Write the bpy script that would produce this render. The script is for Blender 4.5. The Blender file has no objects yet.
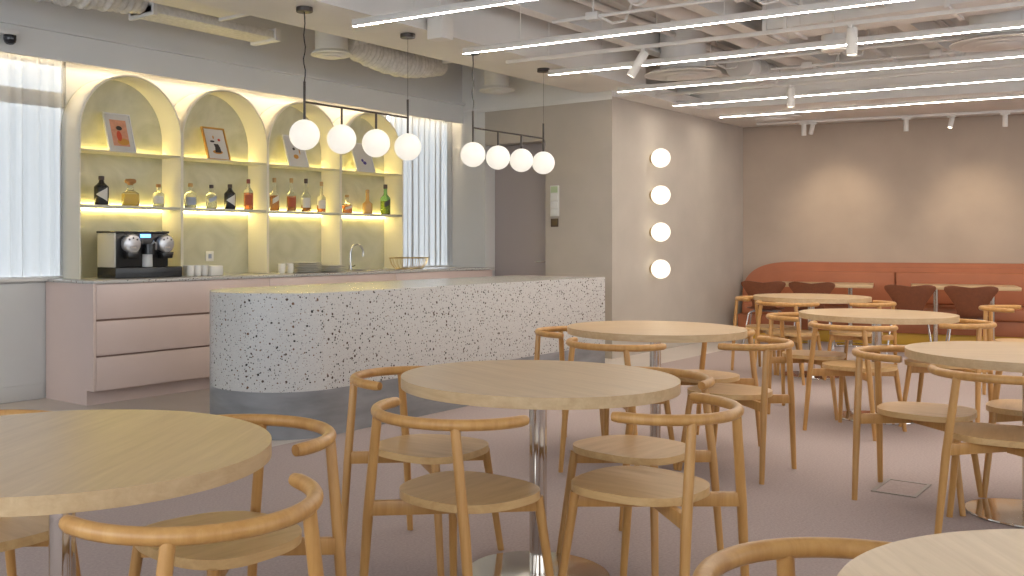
import bpy, bmesh, math, random
from mathutils import Vector, Matrix
random.seed(7)
S = bpy.context.scene
COL = S.collection
PI = math.pi

# ------------------------------------------------------------------ camera
# room axes: +x runs along the bar towards the banquette, +y points at the bar's back wall
cam_d = bpy.data.cameras.new('camera')
cam_d.sensor_width = 36.0
cam_d.lens = 986.4 * 36.0 / 1024.0
cam_d.shift_x = 0.1004
cam_d.shift_y = -0.0440
cam_d.clip_start = 0.05
cam = bpy.data.objects.new('camera', cam_d)
COL.objects.link(cam)
cam.location = (0, 0, 1.21)
cam.rotation_euler = (PI / 2, 0, -math.atan2(0.7704, 0.6375))
S.camera = cam

# ------------------------------------------------------------------ world and exposure
W = bpy.data.worlds.new('World')
S.world = W
W.use_nodes = True
bg = W.node_tree.nodes['Background']
bg.inputs[0].default_value = (0.87, 0.94, 1.0, 1)
bg.inputs[1].default_value = 1.75
S.view_settings.view_transform = 'Standard'
S.view_settings.look = 'None'
S.view_settings.gamma = 1.0
S.view_settings.use_curve_mapping = False
S.view_settings.exposure = 1.12
S.cycles.max_bounces = 8
S.cycles.transparent_max_bounces = 16
S.cycles.sample_clamp_indirect = 6.0
S.cycles.caustics_reflective = False
S.cycles.caustics_refractive = False

LED_E = 38.0        # linear ceiling lamps
GLOBE_E = 0.38      # opal globes
STRIP_E = 18.0      # shelf strips
COVE_E = 15.0       # strip above the arches
SPOT_W = 21.0

# ------------------------------------------------------------------ materials
def lin(c):
    return tuple(((v / 255.0) / 12.92 if v / 255.0 < 0.04045 else ((v / 255.0 + 0.055) / 1.055) ** 2.4) for v in c)

def newmat(name):
    m = bpy.data.materials.new(name)
    m.use_nodes = True
    nt = m.node_tree
    return m, nt, nt.nodes['Principled BSDF']

def plain(name, col, rough=0.5, metal=0.0, var=0.0, scale=8.0, bump=0.0, bscale=60.0, spec=0.5, trans=0.0, stretch=None):
    m, nt, b = newmat(name)
    b.inputs['Base Color'].default_value = (*col, 1)
    b.inputs['Roughness'].default_value = rough
    b.inputs['Metallic'].default_value = metal
    b.inputs['Specular IOR Level'].default_value = spec
    b.inputs['Transmission Weight'].default_value = trans
    tc = nt.nodes.new('ShaderNodeTexCoord')
    mp = nt.nodes.new('ShaderNodeMapping')
    nt.links.new(tc.outputs['Object'], mp.inputs[0])
    if stretch:
        mp.inputs['Scale'].default_value = stretch
    if var > 0:
        n = nt.nodes.new('ShaderNodeTexNoise')
        n.inputs['Scale'].default_value = scale
        n.inputs['Detail'].default_value = 5
        nt.links.new(mp.outputs[0], n.inputs[0])
        r = nt.nodes.new('ShaderNodeValToRGB')
        r.color_ramp.elements[0].position = 0.3
        r.color_ramp.elements[1].position = 0.7
        r.color_ramp.elements[0].color = (*[c * (1 - var) for c in col], 1)
        r.color_ramp.elements[1].color = (*[min(1, c * (1 + var)) for c in col], 1)
        nt.links.new(n.outputs[0], r.inputs[0])
        nt.links.new(r.outputs[0], b.inputs['Base Color'])
    if bump > 0:
        n2 = nt.nodes.new('ShaderNodeTexNoise')
        n2.inputs['Scale'].default_value = bscale
        n2.inputs['Detail'].default_value = 3
        nt.links.new(mp.outputs[0], n2.inputs[0])
        bp = nt.nodes.new('ShaderNodeBump')
        bp.inputs['Strength'].default_value = bump
        bp.inputs['Distance'].default_value = 0.01
        nt.links.new(n2.outputs[0], bp.inputs['Height'])
        nt.links.new(bp.outputs[0], b.inputs['Normal'])
    return m

def emit(name, col, strength, base=(0.8, 0.8, 0.8)):
    m, nt, b = newmat(name)
    b.inputs['Base Color'].default_value = (*base, 1)
    b.inputs['Emission Color'].default_value = (*col, 1)
    b.inputs['Emission Strength'].default_value = strength
    return m

def wood(name, c0, c1, rough=0.42, axis='X'):
    m, nt, b = newmat(name)
    tc = nt.nodes.new('ShaderNodeTexCoord')
    mp = nt.nodes.new('ShaderNodeMapping')
    mp.inputs['Scale'].default_value = (1.2, 16, 16) if axis == 'X' else ((16, 1.2, 16) if axis == 'Y' else (16, 16, 1.2))
    nt.links.new(tc.outputs['Object'], mp.inputs[0])
    n = nt.nodes.new('ShaderNodeTexNoise')
    n.inputs['Scale'].default_value = 2.2
    n.inputs['Detail'].default_value = 6
    n.inputs['Roughness'].default_value = 0.65
    n.inputs['Distortion'].default_value = 0.4
    nt.links.new(mp.outputs[0], n.inputs[0])
    r = nt.nodes.new('ShaderNodeValToRGB')
    r.color_ramp.elements[0].position = 0.32
    r.color_ramp.elements[1].position = 0.68
    r.color_ramp.elements[0].color = (*c0, 1)
    r.color_ramp.elements[1].color = (*c1, 1)
    nt.links.new(n.outputs[0], r.inputs[0])
    nt.links.new(r.outputs[0], b.inputs['Base Color'])
    b.inputs['Roughness'].default_value = rough
    bp = nt.nodes.new('ShaderNodeBump')
    bp.inputs['Strength'].default_value = 0.06
    bp.inputs['Distance'].default_value = 0.004
    nt.links.new(n.outputs[0], bp.inputs['Height'])
    nt.links.new(bp.outputs[0], b.inputs['Normal'])
    return m

def terrazzo(name, base, rough, scale=1.0):
    m, nt, b = newmat(name)
    tc = nt.nodes.new('ShaderNodeTexCoord')
    prev = None
    def layer(sc, thr, cols, sel, seed):
        nonlocal prev
        mp = nt.nodes.new('ShaderNodeMapping')
        mp.inputs['Location'].default_value = (seed, seed * 1.7, seed * 0.6)
        nt.links.new(tc.outputs['Object'], mp.inputs[0])
        v = nt.nodes.new('ShaderNodeTexVoronoi')
        v.inputs['Scale'].default_value = sc * scale
        nt.links.new(mp.outputs[0], v.inputs['Vector'])
        dn = nt.nodes.new('ShaderNodeTexNoise')
        dn.inputs['Scale'].default_value = sc * scale * 1.6
        nt.links.new(mp.outputs[0], dn.inputs['Vector'])
        ad = nt.nodes.new('ShaderNodeMath'); ad.operation = 'MULTIPLY_ADD'
        nt.links.new(dn.outputs[0], ad.inputs[0]); ad.inputs[1].default_value = 0.45
        nt.links.new(v.outputs['Distance'], ad.inputs[2])
        lt = nt.nodes.new('ShaderNodeMath'); lt.operation = 'LESS_THAN'
        nt.links.new(ad.outputs[0], lt.inputs[0]); lt.inputs[1].default_value = thr
        sep = nt.nodes.new('ShaderNodeSeparateColor')
        nt.links.new(v.outputs['Color'], sep.inputs[0])
        l2 = nt.nodes.new('ShaderNodeMath'); l2.operation = 'LESS_THAN'
        nt.links.new(sep.outputs[0], l2.inputs[0]); l2.inputs[1].default_value = sel
        mu = nt.nodes.new('ShaderNodeMath'); mu.operation = 'MULTIPLY'
        nt.links.new(lt.outputs[0], mu.inputs[0]); nt.links.new(l2.outputs[0], mu.inputs[1])
        r = nt.nodes.new('ShaderNodeValToRGB')
        r.color_ramp.interpolation = 'CONSTANT'
        els = r.color_ramp.elements
        els[0].color = (*cols[0], 1)
        els[1].position = 1.0 / len(cols); els[1].color = (*cols[1], 1)
        for i in range(2, len(cols)):
            e = els.new(i / len(cols)); e.color = (*cols[i], 1)
        nt.links.new(sep.outputs[1], r.inputs[0])
        mx = nt.nodes.new('ShaderNodeMix'); mx.data_type = 'RGBA'
        nt.links.new(mu.outputs[0], mx.inputs[0])
        if prev is None:
            mx.inputs[6].default_value = (*base, 1)
        else:
            nt.links.new(prev, mx.inputs[6])
        nt.links.new(r.outputs[0], mx.inputs[7])
        prev = mx.outputs[2]
    dark = (0.035, 0.030, 0.028); grey = (0.22, 0.22, 0.23); brown = (0.16, 0.09, 0.055); cream = (0.70, 0.66, 0.60)
    layer(85, 0.42, [grey, cream, brown, (0.30, 0.29, 0.30)], 0.95, 3.1)
    layer(48, 0.45, [dark, grey, dark, brown, (0.40, 0.36, 0.32)], 0.85, 1.3)
    layer(28, 0.43, [dark, (0.09, 0.06, 0.05), dark, brown], 0.42, 7.7)
    nt.links.new(prev, b.inputs['Base Color'])
    b.inputs['Roughness'].default_value = rough
    return m

M = {}
M['oak_top'] = wood('oak table top', (0.48, 0.325, 0.175), (0.585, 0.42, 0.24), 0.32, 'X')
M['oak'] = wood('oak chair', (0.44, 0.215, 0.060), (0.56, 0.305, 0.100), 0.36, 'Z')
M['oak_seat_lit'] = wood('oak seat lit paler', (0.50, 0.30, 0.120), (0.62, 0.40, 0.18), 0.36, 'Y')  # chair oak made paler: cool light on the seat tops put into colour
M['steel'] = plain('polished steel', (0.72, 0.68, 0.63), 0.10, 1.0)
M['dark_metal'] = plain('dark bronze metal', (0.06, 0.05, 0.045), 0.4, 0.6)
M['terrazzo'] = terrazzo('terrazzo', (0.53, 0.52, 0.505), 0.22)
M['stone'] = terrazzo('fine speckled stone', (0.52, 0.50, 0.48), 0.18, 1.5)
M['plinth'] = plain('grey stone plinth', (0.225, 0.225, 0.235), 0.4, 0, 0.22, 3.0, 0.05, 40, stretch=(1, 1, 4))
M['pink'] = plain('blush lacquer', (0.69, 0.555, 0.51), 0.45, 0, 0.02, 3)
M['pink_dark'] = plain('blush groove', (0.42, 0.28, 0.23), 0.6)
M['hood'] = plain('cream arch lining', (0.72, 0.68, 0.58), 0.5, 0, 0.02, 3)
M['wall_white'] = plain('white wall paint', (0.68, 0.675, 0.66), 0.7, 0, 0.02, 2)
M['wall_beige'] = plain('beige plaster', (0.47, 0.425, 0.375), 0.75, 0, 0.06, 2.2, 0.12, 6)
M['wall_pink'] = plain('taupe plaster', (0.39, 0.315, 0.255), 0.75, 0, 0.07, 1.8, 0.12, 6)
M['ceil'] = plain('white ceiling paint', (0.72, 0.71, 0.69), 0.75, 0, 0.05, 2)
M['duct'] = plain('white painted duct', (0.72, 0.71, 0.70), 0.6, 0, 0.05, 3)
M['fabric_duct'] = plain('pleated white insulation', (0.66, 0.65, 0.63), 0.6, 0, 0.12, 30)
M['carpet'] = plain('dusky pink carpet', (0.43, 0.355, 0.34), 0.95, 0, 0.10, 90, 0.5, 260, 0.1)
M['tile'] = plain('beige hard floor', (0.56, 0.50, 0.455), 0.35, 0, 0.05, 2)
M['orange'] = plain('terracotta upholstery', (0.36, 0.115, 0.045), 0.5, 0, 0.06, 6, 0.05, 90)
M['ochre'] = plain('ochre base', (0.62, 0.36, 0.04), 0.55, 0, 0.04, 4)
M['brown'] = plain('rust brown velvet', (0.15, 0.042, 0.012), 0.6, 0, 0.14, 40)
M['black'] = plain('black plastic', (0.018, 0.018, 0.02), 0.25)
M['silver'] = plain('silver plastic', (0.60, 0.60, 0.62), 0.25, 0.7)
M['white'] = plain('white ceramic', (0.72, 0.70, 0.66), 0.25)
M['white_plastic'] = plain('white plastic', (0.70, 0.70, 0.69), 0.4)
M['panel_sheen_grey'] = plain('grey panel with painted sheen', (0.55, 0.53, 0.47), 0.35)  # grey side panel of the coffee machine, its bright reflection put into the colour
M['screen'] = emit('blue display', (0.05, 0.35, 1.0), 1.6)
M['led'] = emit('warm led diffuser', (1.0, 0.89, 0.76), LED_E)
M['wall_globe'] = emit('wall opal globe', (1.0, 0.86, 0.66), 0.8, (0.30, 0.29, 0.27))
M['globe'] = emit('opal globe', (1.0, 0.93, 0.82), GLOBE_E, (0.30, 0.29, 0.27))
M['strip'] = emit('shelf light strip', (1.0, 0.78, 0.26), STRIP_E)
M['cove'] = emit('cove light strip', (1.0, 0.80, 0.52), COVE_E)
M['spot_lens'] = emit('spot lens', (1.0, 0.85, 0.65), 3.0)
M['frame_white'] = plain('white frame', (0.66, 0.66, 0.68), 0.4)
M['frame_wood'] = plain('honey wood frame', (0.52, 0.27, 0.06), 0.45, 0, 0.12, 12)
M['paper'] = plain('mount paper', (0.62, 0.60, 0.58), 0.8)
M['print_pink'] = plain('pink print', (0.62, 0.30, 0.20), 0.8, 0, 0.12, 40)
M['ink_red'] = plain('red ink', (0.55, 0.07, 0.03), 0.7)
M['ink_ochre'] = plain('ochre ink', (0.55, 0.26, 0.05), 0.7)
M['ink_dark'] = plain('dark ink', (0.04, 0.03, 0.03), 0.7)
M['ink_purple'] = plain('purple ink', (0.08, 0.05, 0.25), 0.7)
M['cork'] = plain('cork', (0.35, 0.17, 0.06), 0.7)
M['cap_dark'] = plain('dark cap', (0.05, 0.03, 0.025), 0.4)
M['cap_red'] = plain('red brown cap', (0.20, 0.04, 0.03), 0.4)
M['cap_gold'] = plain('tan cap', (0.42, 0.27, 0.11), 0.4)
M['label_pale'] = plain('pale label', (0.60, 0.58, 0.54), 0.6)
M['label_blue'] = plain('blue grey label', (0.30, 0.35, 0.48), 0.6)
M['label_rust'] = plain('rust label', (0.36, 0.08, 0.03), 0.6)
M['label_black'] = plain('black label', (0.03, 0.025, 0.025), 0.5)
M['gold'] = plain('brass wire', (0.52, 0.40, 0.22), 0.3, 0.9)
M['green_lamp'] = plain('green switch face', (0.45, 0.55, 0.35), 0.4)
M['outlet'] = plain('brushed outlet frame', (0.30, 0.27, 0.25), 0.4, 0.5)
M['dark_glass'] = plain('dark dome glass', (0.02, 0.02, 0.025), 0.08)
M['led_body'] = plain('white lamp body', (0.70, 0.68, 0.65), 0.45)

def glassy(name, col, rough=0.05):
    m, nt, b = newmat(name)
    b.inputs['Base Color'].default_value = (*col, 1)
    b.inputs['Roughness'].default_value = rough
    b.inputs['Transmission Weight'].default_value = 0.92
    b.inputs['IOR'].default_value = 1.25
    return m
M['glass_clear'] = glassy('clear glass', (0.93, 0.95, 0.93))
M['glass_green'] = glassy('green glass', (0.30, 0.62, 0.35))
M['liq_gold'] = glassy('gold spirit', (0.95, 0.66, 0.10))
M['liq_amber'] = glassy('amber spirit', (0.95, 0.36, 0.04))
M['liq_orange'] = glassy('orange spirit', (0.98, 0.30, 0.06))
M['liq_tan'] = plain('tan cream liqueur', (0.60, 0.36, 0.13), 0.25)
M['liq_clear'] = glassy('clear spirit', (0.90, 0.95, 0.97))
M['shelf_glass'] = plain('frosted shelf', (0.56, 0.54, 0.46), 0.3)

def marble(name):
    m, nt, b = newmat(name)
    tc = nt.nodes.new('ShaderNodeTexCoord')
    n = nt.nodes.new('ShaderNodeTexNoise')
    n.inputs['Scale'].default_value = 2.4; n.inputs['Detail'].default_value = 8; n.inputs['Distortion'].default_value = 1.6
    nt.links.new(tc.outputs['Object'], n.inputs[0])
    r = nt.nodes.new('ShaderNodeValToRGB')
    e = r.color_ramp.elements
    e[0].position = 0.30; e[0].color = (0.43, 0.43, 0.32, 1)
    e[1].position = 0.72; e[1].color = (0.60, 0.59, 0.48, 1)
    nt.links.new(n.outputs[0], r.inputs[0])
    nt.links.new(r.outputs[0], b.inputs['Base Color'])
    b.inputs['Roughness'].default_value = 0.3
    return m
M['marble'] = marble('pale green marble')

def curtain_mat(name):
    m, nt, b = newmat(name)
    out = nt.nodes['Material Output']
    b.inputs['Base Color'].default_value = (0.70, 0.72, 0.75, 1)
    b.inputs['Roughness'].default_value = 0.9
    tl = nt.nodes.new('ShaderNodeBsdfTranslucent'); tl.inputs[0].default_value = (0.80, 0.82, 0.84, 1)
    tr = nt.nodes.new('ShaderNodeBsdfTransparent')
    m1 = nt.nodes.new('ShaderNodeMixShader'); m1.inputs[0].default_value = 0.5
    nt.links.new(b.outputs[0], m1.inputs[1]); nt.links.new(tl.outputs[0], m1.inputs[2])
    m2 = nt.nodes.new('ShaderNodeMixShader'); m2.inputs[0].default_value = 0.18
    nt.links.new(m1.outputs[0], m2.inputs[1]); nt.links.new(tr.outputs[0], m2.inputs[2])
    nt.links.new(m2.outputs[0], out.inputs[0])
    return m
M['curtain'] = curtain_mat('sheer white curtain')

# ------------------------------------------------------------------ mesh builder
class MB:
    def __init__(self):
        self.bm = bmesh.new()
    def box(self, x0, x1, y0, y1, z0, z1, bev=0.0, seg=2):
        b2 = bmesh.new()
        v = [b2.verts.new((x, y, z)) for z in (z0, z1) for y in (y0, y1) for x in (x0, x1)]
        for f in ((0, 2, 3, 1), (4, 5, 7, 6), (0, 1, 5, 4), (2, 6, 7, 3), (0, 4, 6, 2), (1, 3, 7, 5)):
            b2.faces.new([v[i] for i in f])
        if bev > 0:
            bmesh.ops.bevel(b2, geom=b2.edges[:], offset=bev, segments=seg, affect='EDGES', profile=0.5)
        self._join(b2)
        return self
    def _join(self, b2, mat=None):
        vm = {}
        for v in b2.verts:
            vm[v] = self.bm.verts.new(mat @ v.co if mat else v.co)
        for f in b2.faces:
            try:
                self.bm.faces.new([vm[v] for v in f.verts])
            except ValueError:
                pass
        b2.free()
    def beam(self, p0, p1, w, h, up=(0, 0, 1), bev=0.0):
        p0, p1 = Vector(p0), Vector(p1)
        d = p1 - p0; L = d.length; d.normalize()
        s = d.cross(Vector(up)).normalized(); u = s.cross(d)
        t = MB(); t.box(0, L, -w / 2, w / 2, -h / 2, h / 2, bev)
        mt = Matrix((( d.x, s.x, u.x, p0.x), (d.y, s.y, u.y, p0.y), (d.z, s.z, u.z, p0.z), (0, 0, 0, 1)))
        if mt.to_3x3().determinant() < 0:
            mt = mt @ Matrix.Scale(-1, 4, (0, 1, 0))
        self._join(t.bm, mt)
        return self
    def tube(self, pts, r, seg=12, cap=True, round_end=False):
        pts = [Vector(p) for p in pts]
        n = len(pts)
        rs = r if isinstance(r, (list, tuple)) else [r] * n
        T = []
        for i in range(n):
            a = pts[max(0, i - 1)]; b = pts[min(n - 1, i + 1)]
            T.append((b - a).normalized())
        ref = Vector((0, 0, 1)) if abs(T[0].z) < 0.9 else Vector((1, 0, 0))
        s = T[0].cross(ref).normalized()
        rings = []
        for i in range(n):
            s = (s - T[i] * s.dot(T[i])).normalized()
            u = T[i].cross(s)
            rings.append([self.bm.verts.new(pts[i] + (s * math.cos(2 * PI * k / seg) + u * math.sin(2 * PI * k / seg)) * rs[i]) for k in range(seg)])
        for i in range(n - 1):
            for k in range(seg):
                k2 = (k + 1) % seg
                self.bm.faces.new((rings[i][k], rings[i][k2], rings[i + 1][k2], rings[i + 1][k]))
        if cap:
            self.bm.faces.new(list(reversed(rings[0])))
            self.bm.faces.new(rings[-1])
        return self
    def lathe(self, prof, seg=32, c=(0, 0), sx=1.0, sy=1.0):
        rings = []
        for (r, z) in prof:
            if r <= 1e-6:
                rings.append([self.bm.verts.new((c[0], c[1], z))])
            else:
                rings.append([self.bm.verts.new((c[0] + sx * r * math.cos(2 * PI * k / seg), c[1] + sy * r * math.sin(2 * PI * k / seg), z)) for k in range(seg)])
        for a, b in zip(rings[:-1], rings[1:]):
            for k in range(seg):
                k2 = (k + 1) % seg
                if len(a) == 1 and len(b) == 1: continue
                if len(a) == 1: self.bm.faces.new((a[0], b[k], b[k2]))
                elif len(b) == 1: self.bm.faces.new((a[k], b[0], a[k2]))
                else: self.bm.faces.new((a[k], a[k2], b[k2], b[k]))
        for ring, rev in ((rings[0], True), (rings[-1], False)):
            if len(ring) > 1:
                self.bm.faces.new(list(reversed(ring)) if rev else ring)
        return self
    def prism(self, poly, z0, z1, bev=0.0, seg=2, axis='z'):
        b2 = bmesh.new()
        lo = [b2.verts.new((p[0], p[1], z0)) for p in poly]
        hi = [b2.verts.new((p[0], p[1], z1)) for p in poly]
        n = len(poly)
        b2.faces.new(list(reversed(lo))); top = b2.faces.new(hi)
        for i in range(n):
            j = (i + 1) % n
            b2.faces.new((lo[i], lo[j], hi[j], hi[i]))
        if bev > 0:
            ed = [e for e in b2.edges if abs(e.verts[0].co.z - e.verts[1].co.z) < 1e-7]
            bmesh.ops.bevel(b2, geom=ed, offset=bev, segments=seg, affect='EDGES', profile=0.5)
        mat = None
        if axis == 'y':      # polygon drawn in x-z, thickness along y
            mat = Matrix(((1, 0, 0, 0), (0, 0, 1, 0), (0, 1, 0, 0), (0, 0, 0, 1)))
        if axis == 'x':      # polygon drawn in y-z, thickness along x
            mat = Matrix(((0, 0, 1, 0), (1, 0, 0, 0), (0, 1, 0, 0), (0, 0, 0, 1)))
        self._join(b2, mat)
        return self
    def grid(self, fn, nu, nv):
        vs = [[self.bm.verts.new(fn(i / nu, j / nv)) for j in range(nv + 1)] for i in range(nu + 1)]
        for i in range(nu):
            for j in range(nv):
                self.bm.faces.new((vs[i][j], vs[i + 1][j], vs[i + 1][j + 1], vs[i][j + 1]))
        return self
    def sphere(self, c, r, seg=32, rings=16):
        prof = [(r * math.sin(PI * i / rings), c[2] - r * math.cos(PI * i / rings)) for i in range(rings + 1)]
        prof[0] = (0, prof[0][1]); prof[-1] = (0, prof[-1][1])
        return self.lathe(prof, seg, (c[0], c[1]))
    def build(self, name, mat, parent=None, smooth=True, ang=35):
        bmesh.ops.recalc_face_normals(self.bm, faces=self.bm.faces[:])
        me = bpy.data.meshes.new(name)
        self.bm.to_mesh(me); self.bm.free()
        me.materials.append(M[mat] if isinstance(mat, str) else mat)
        if smooth:
            me.polygons.foreach_set('use_smooth', [True] * len(me.polygons))
            try:
                me.set_sharp_from_angle(angle=math.radians(ang))
            except Exception:
                pass
        o = bpy.data.objects.new(name, me)
        COL.objects.link(o)
        if parent: o.parent = parent
        return o

def tag(o, label, cat, group=None):
    o['label'] = label; o['category'] = cat
    if group: o['group'] = group
    return o

def thing(name, label, cat, loc=(0, 0, 0), rz=0.0, group=None):
    o = bpy.data.objects.new(name, None)
    o.empty_display_size = 0.1
    COL.objects.link(o)
    o.location = loc; o.rotation_euler = (0, 0, rz)
    return tag(o, label, cat, group)

def struct(o):
    o['kind'] = 'structure'
    return o

def dup(root, loc, rz, label, group=None):
    r = root.copy(); COL.objects.link(r)
    r.location = loc; r.rotation_euler = (0, 0, rz)
    r['label'] = label
    if group: r['group'] = group
    for ch in list(root.children):
        c = ch.copy(); COL.objects.link(c); c.parent = r
        for g in list(ch.children):
            d = g.copy(); COL.objects.link(d); d.parent = c
    return r

# ================================================================== STRUCTURE
X0, X1, Y0 = -2.5, 16.0, -5.5
XB, YB = 9.28, 7.10          # end wall of the bar, back wall of the bar
YS = 4.93                    # wall with the four globe lamps
ZS = 3.40                    # slab
ZT = 2.74                    # plasterboard margin

struct(MB().box(X0, X1, Y0, 4.36, -0.10, 0.0).build('floor', 'carpet', smooth=False))
struct(MB().box(X0, X1, 4.36, 7.6, -0.10, 0.0).build('floor_bar', 'tile', smooth=False))
struct(MB().box(X0, X1, Y0, 7.6, ZS, ZS + 0.1).build('ceiling', 'ceil', smooth=False))

wb = MB()
wx0, wx1, wz0, wz1 = 1.2, 4.30, 0.945, 2.66
vx0, vx1, vz1 = 8.16, 9.42, 2.68
wb.box(X0, wx0, YB, YB + 0.06, 0, ZS); wb.box(wx0, wx1, YB, YB + 0.06, 0, wz0 - 0.046); wb.box(wx0, wx1, YB, YB + 0.06, wz1, ZS)
wb.box(wx1, vx0, YB, YB + 0.06, 0, ZS); wb.box(vx0, vx1, YB, YB + 0.06, 0, wz0 - 0.046); wb.box(vx0, vx1, YB, YB + 0.06, vz1, ZS)
wb.box(vx1, 9.9, YB, YB + 0.06, 0, ZS)
struct(wb.build('wall_back', 'wall_white', smooth=False))
for n, (a, b, zt) in enumerate(((wx0, wx1, wz1), (vx0, vx1, vz1))):
    m = MB()
    y0, y1 = YB + 0.015, YB + 0.055
    m.box(a, b, y0, y1, wz0 - 0.045, wz0 + 0.004, 0.002); m.box(a, b, y0, y1, zt - 0.05, zt, 0.004)
    m.box(a, a + 0.05, y0, y1, wz0, zt, 0.004); m.box(b - (0.05 if n else 0.012), b, y0, y1, wz0, zt, 0.002)
    if n == 0: m.box(2.62, 2.68, y0, y1, wz0, zt, 0.004); m.box(a, b, y0, y1, 2.28, 2.40, 0.004)
    w = struct(m.build('window_%d' % (n + 1), 'led_body'))
    g = MB().box(a + 0.02, b - 0.02, y0 + 0.014, y0 + 0.024, wz0 + 0.02, zt - 0.02).build('pane', glassy('window glass %d' % n, (0.97, 0.99, 1.0), 0.0), w)
    g.data.materials[0].node_tree.nodes['Principled BSDF'].inputs['IOR'].default_value = 1.02
    MB().box(a - 0.04, b + 0.02, YB - 0.05, YB + 0.015, wz0 - 0.03, wz0, 0.004).build('sill', 'led_body', w)
struct(MB().box(X0, 4.10, YB - 0.015, YB, 0, 0.12, 0.004).build('baseboard_back', 'wall_white'))

# end wall with the recessed door
we = MB()
we.box(XB, XB + 0.30, YS, 5.74, 0, 2.74); we.box(XB, XB + 0.30, 5.74, 6.55, 2.33, 2.74)
struct(MB().box(XB, XB + 0.30, 6.55, YB - 0.004, 0, 2.74).build('wall_end_daylit', 'wall_white', smooth=False))  # same end wall; window daylight on it is painted in as white
struct(MB().box(XB, XB + 0.30, YS, YB - 0.004, 2.7405, ZS).build('wall_upper', 'ceil', smooth=False))
struct(we.build('wall_end', 'wall_beige', smooth=False))
d = struct(MB().box(XB + 0.20, XB + 0.26, 5.74, 6.55, 0.005, 2.33, 0.003).build('door_1', plain('mauve door', (0.40, 0.355, 0.35), 0.5)))
h = MB(); h.tube([(XB + 0.20, 5.82, 1.0), (XB + 0.14, 5.82, 1.0), (XB + 0.14, 5.95, 1.0)], 0.009, 8)
h.build('door_handle', 'silver', d)
struct(MB().box(XB + 0.30, 13.1, YS, YS + 0.2, 0, ZS).build('wall_sconce', 'wall_beige', smooth=False))
# wall behind the banquette (slightly turned)
BA = math.atan2(-0.972, 0.237)
P1 = Vector((12.904, YS, 0))
bd = Vector((math.cos(BA), math.sin(BA), 0)); bn = Vector((-bd.y, bd.x, 0))   # bn points into the wall
wq = MB()
a = P1 - bd * 0.3; b = P1 + bd * 10.8
wq.prism([(a.x, a.y), (b.x, b.y), (b.x + bn.x * 0.2, b.y + bn.y * 0.2), (a.x + bn.x * 0.2, a.y + bn.y * 0.2)], 0, ZS)
struct(wq.build('wall_banquette', 'wall_pink', smooth=False))

# walls behind the camera, with windows that let the daylight in
wf = MB()
xs = [(X0, -1.0), (1.6, 2.4), (5.0, 5.8), (8.4, 9.2), (11.8, X1)]
for xa, xb in xs: wf.box(xa, xb, Y0 - 0.2, Y0, 0, ZS)
for (xa, xb), (xc, xd) in zip(xs[:-1], xs[1:]):
    wf.box(xb, xc, Y0 - 0.2, Y0, 0, 0.9); wf.box(xb, xc, Y0 - 0.2, Y0, 2.7, ZS); wf.box((xb + xc) / 2 - 0.03, (xb + xc) / 2 + 0.03, Y0 - 0.12, Y0 - 0.06, 0.9, 2.7)
struct(wf.build('wall_front', 'wall_white', smooth=False))
wl = MB()
wl.box(X0 - 0.2, X0, Y0 - 0.2, -4.0, 0, ZS); wl.box(X0 - 0.2, X0, 5.6, YB + 0.1, 0, ZS)
wl.box(X0 - 0.2, X0, -4.0, 5.6, 0, 0.5); wl.box(X0 - 0.2, X0, -4.0, 5.6, 2.85, ZS)
for y in (-1.6, 0.8, 3.2): wl.box(X0 - 0.14, X0 - 0.06, y - 0.03, y + 0.03, 0.5, 2.85)
struct(wl.build('wall_left', 'wall_white', smooth=False))

# margin ceilings and bulkheads
cm = MB()
e = P1 + bd * 8.5
q0 = P1 - bn * 2.1; q1 = e - bn * 2.1
cm.prism([(q0.x, YS), (q0.x, q0.y), (q1.x, q1.y), (e.x + 0.3, e.y), (P1.x + 0.3, YS + 0.2)][::-1], ZT, ZS)
cm.box(XB + 0.05, q0.x, YS - 0.30, YS, ZT, ZT + 0.12)
struct(cm.build('ceiling_margin', 'ceil', smooth=False))
struct(MB().box(XB - 0.014, XB, YS, 6.84, 2.71, 2.75, 0.003).build('trim_1', 'ceil'))
sf = MB()
sf.box(X0, XB, 6.86, 6.89, 2.605, 2.815); sf.box(X0, XB, 6.875, 6.95, 2.815, ZS); sf.box(X0, XB, 6.825, 6.875, 2.812, 2.835)
sf.box(X0, XB, 6.89, YB, 2.86, 2.90)
struct(sf.build('ceiling_bulkhead', 'wall_white', smooth=False))
struct(MB().box(3.4, XB + 0.1, 4.60, 5.25, 2.80, ZS).build('ceiling_beam', 'ceil', smooth=False))
struct(MB().box(1.5, 9.25, 7.005, 7.03, 2.70, 2.725, 0.003).build('trim_curtain', 'led_body'))

# ribbed metal deck and cross beams under the slab
rb = MB()
for i in range(26):
    y = 4.45 - i * 0.30
    rb.prism([(y - 0.09, ZS + 0.01), (y - 0.05, ZS - 0.09), (y + 0.05, ZS - 0.09), (y + 0.09, ZS + 0.01)], 2.0, 15.0, axis='x')
struct(rb.build('ceiling_deck', 'ceil', smooth=False))
bm_ = MB()
for y, xa, xb in ((4.28, 5.6, 10.9), (3.20, 6.4, 11.2), (2.10, 7.4, 11.5), (0.95, 7.6, 11.8)):
    bm_.box(xa, xb, y - 0.06, y + 0.06, 3.05, 3.065); bm_.box(xa, xb, y - 0.006, y + 0.006, 3.065, 3.28); bm_.box(xa, xb, y - 0.06, y + 0.06, 3.28, 3.295)
struct(bm_.build('ceiling_joists', 'ceil', smooth=False))

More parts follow.
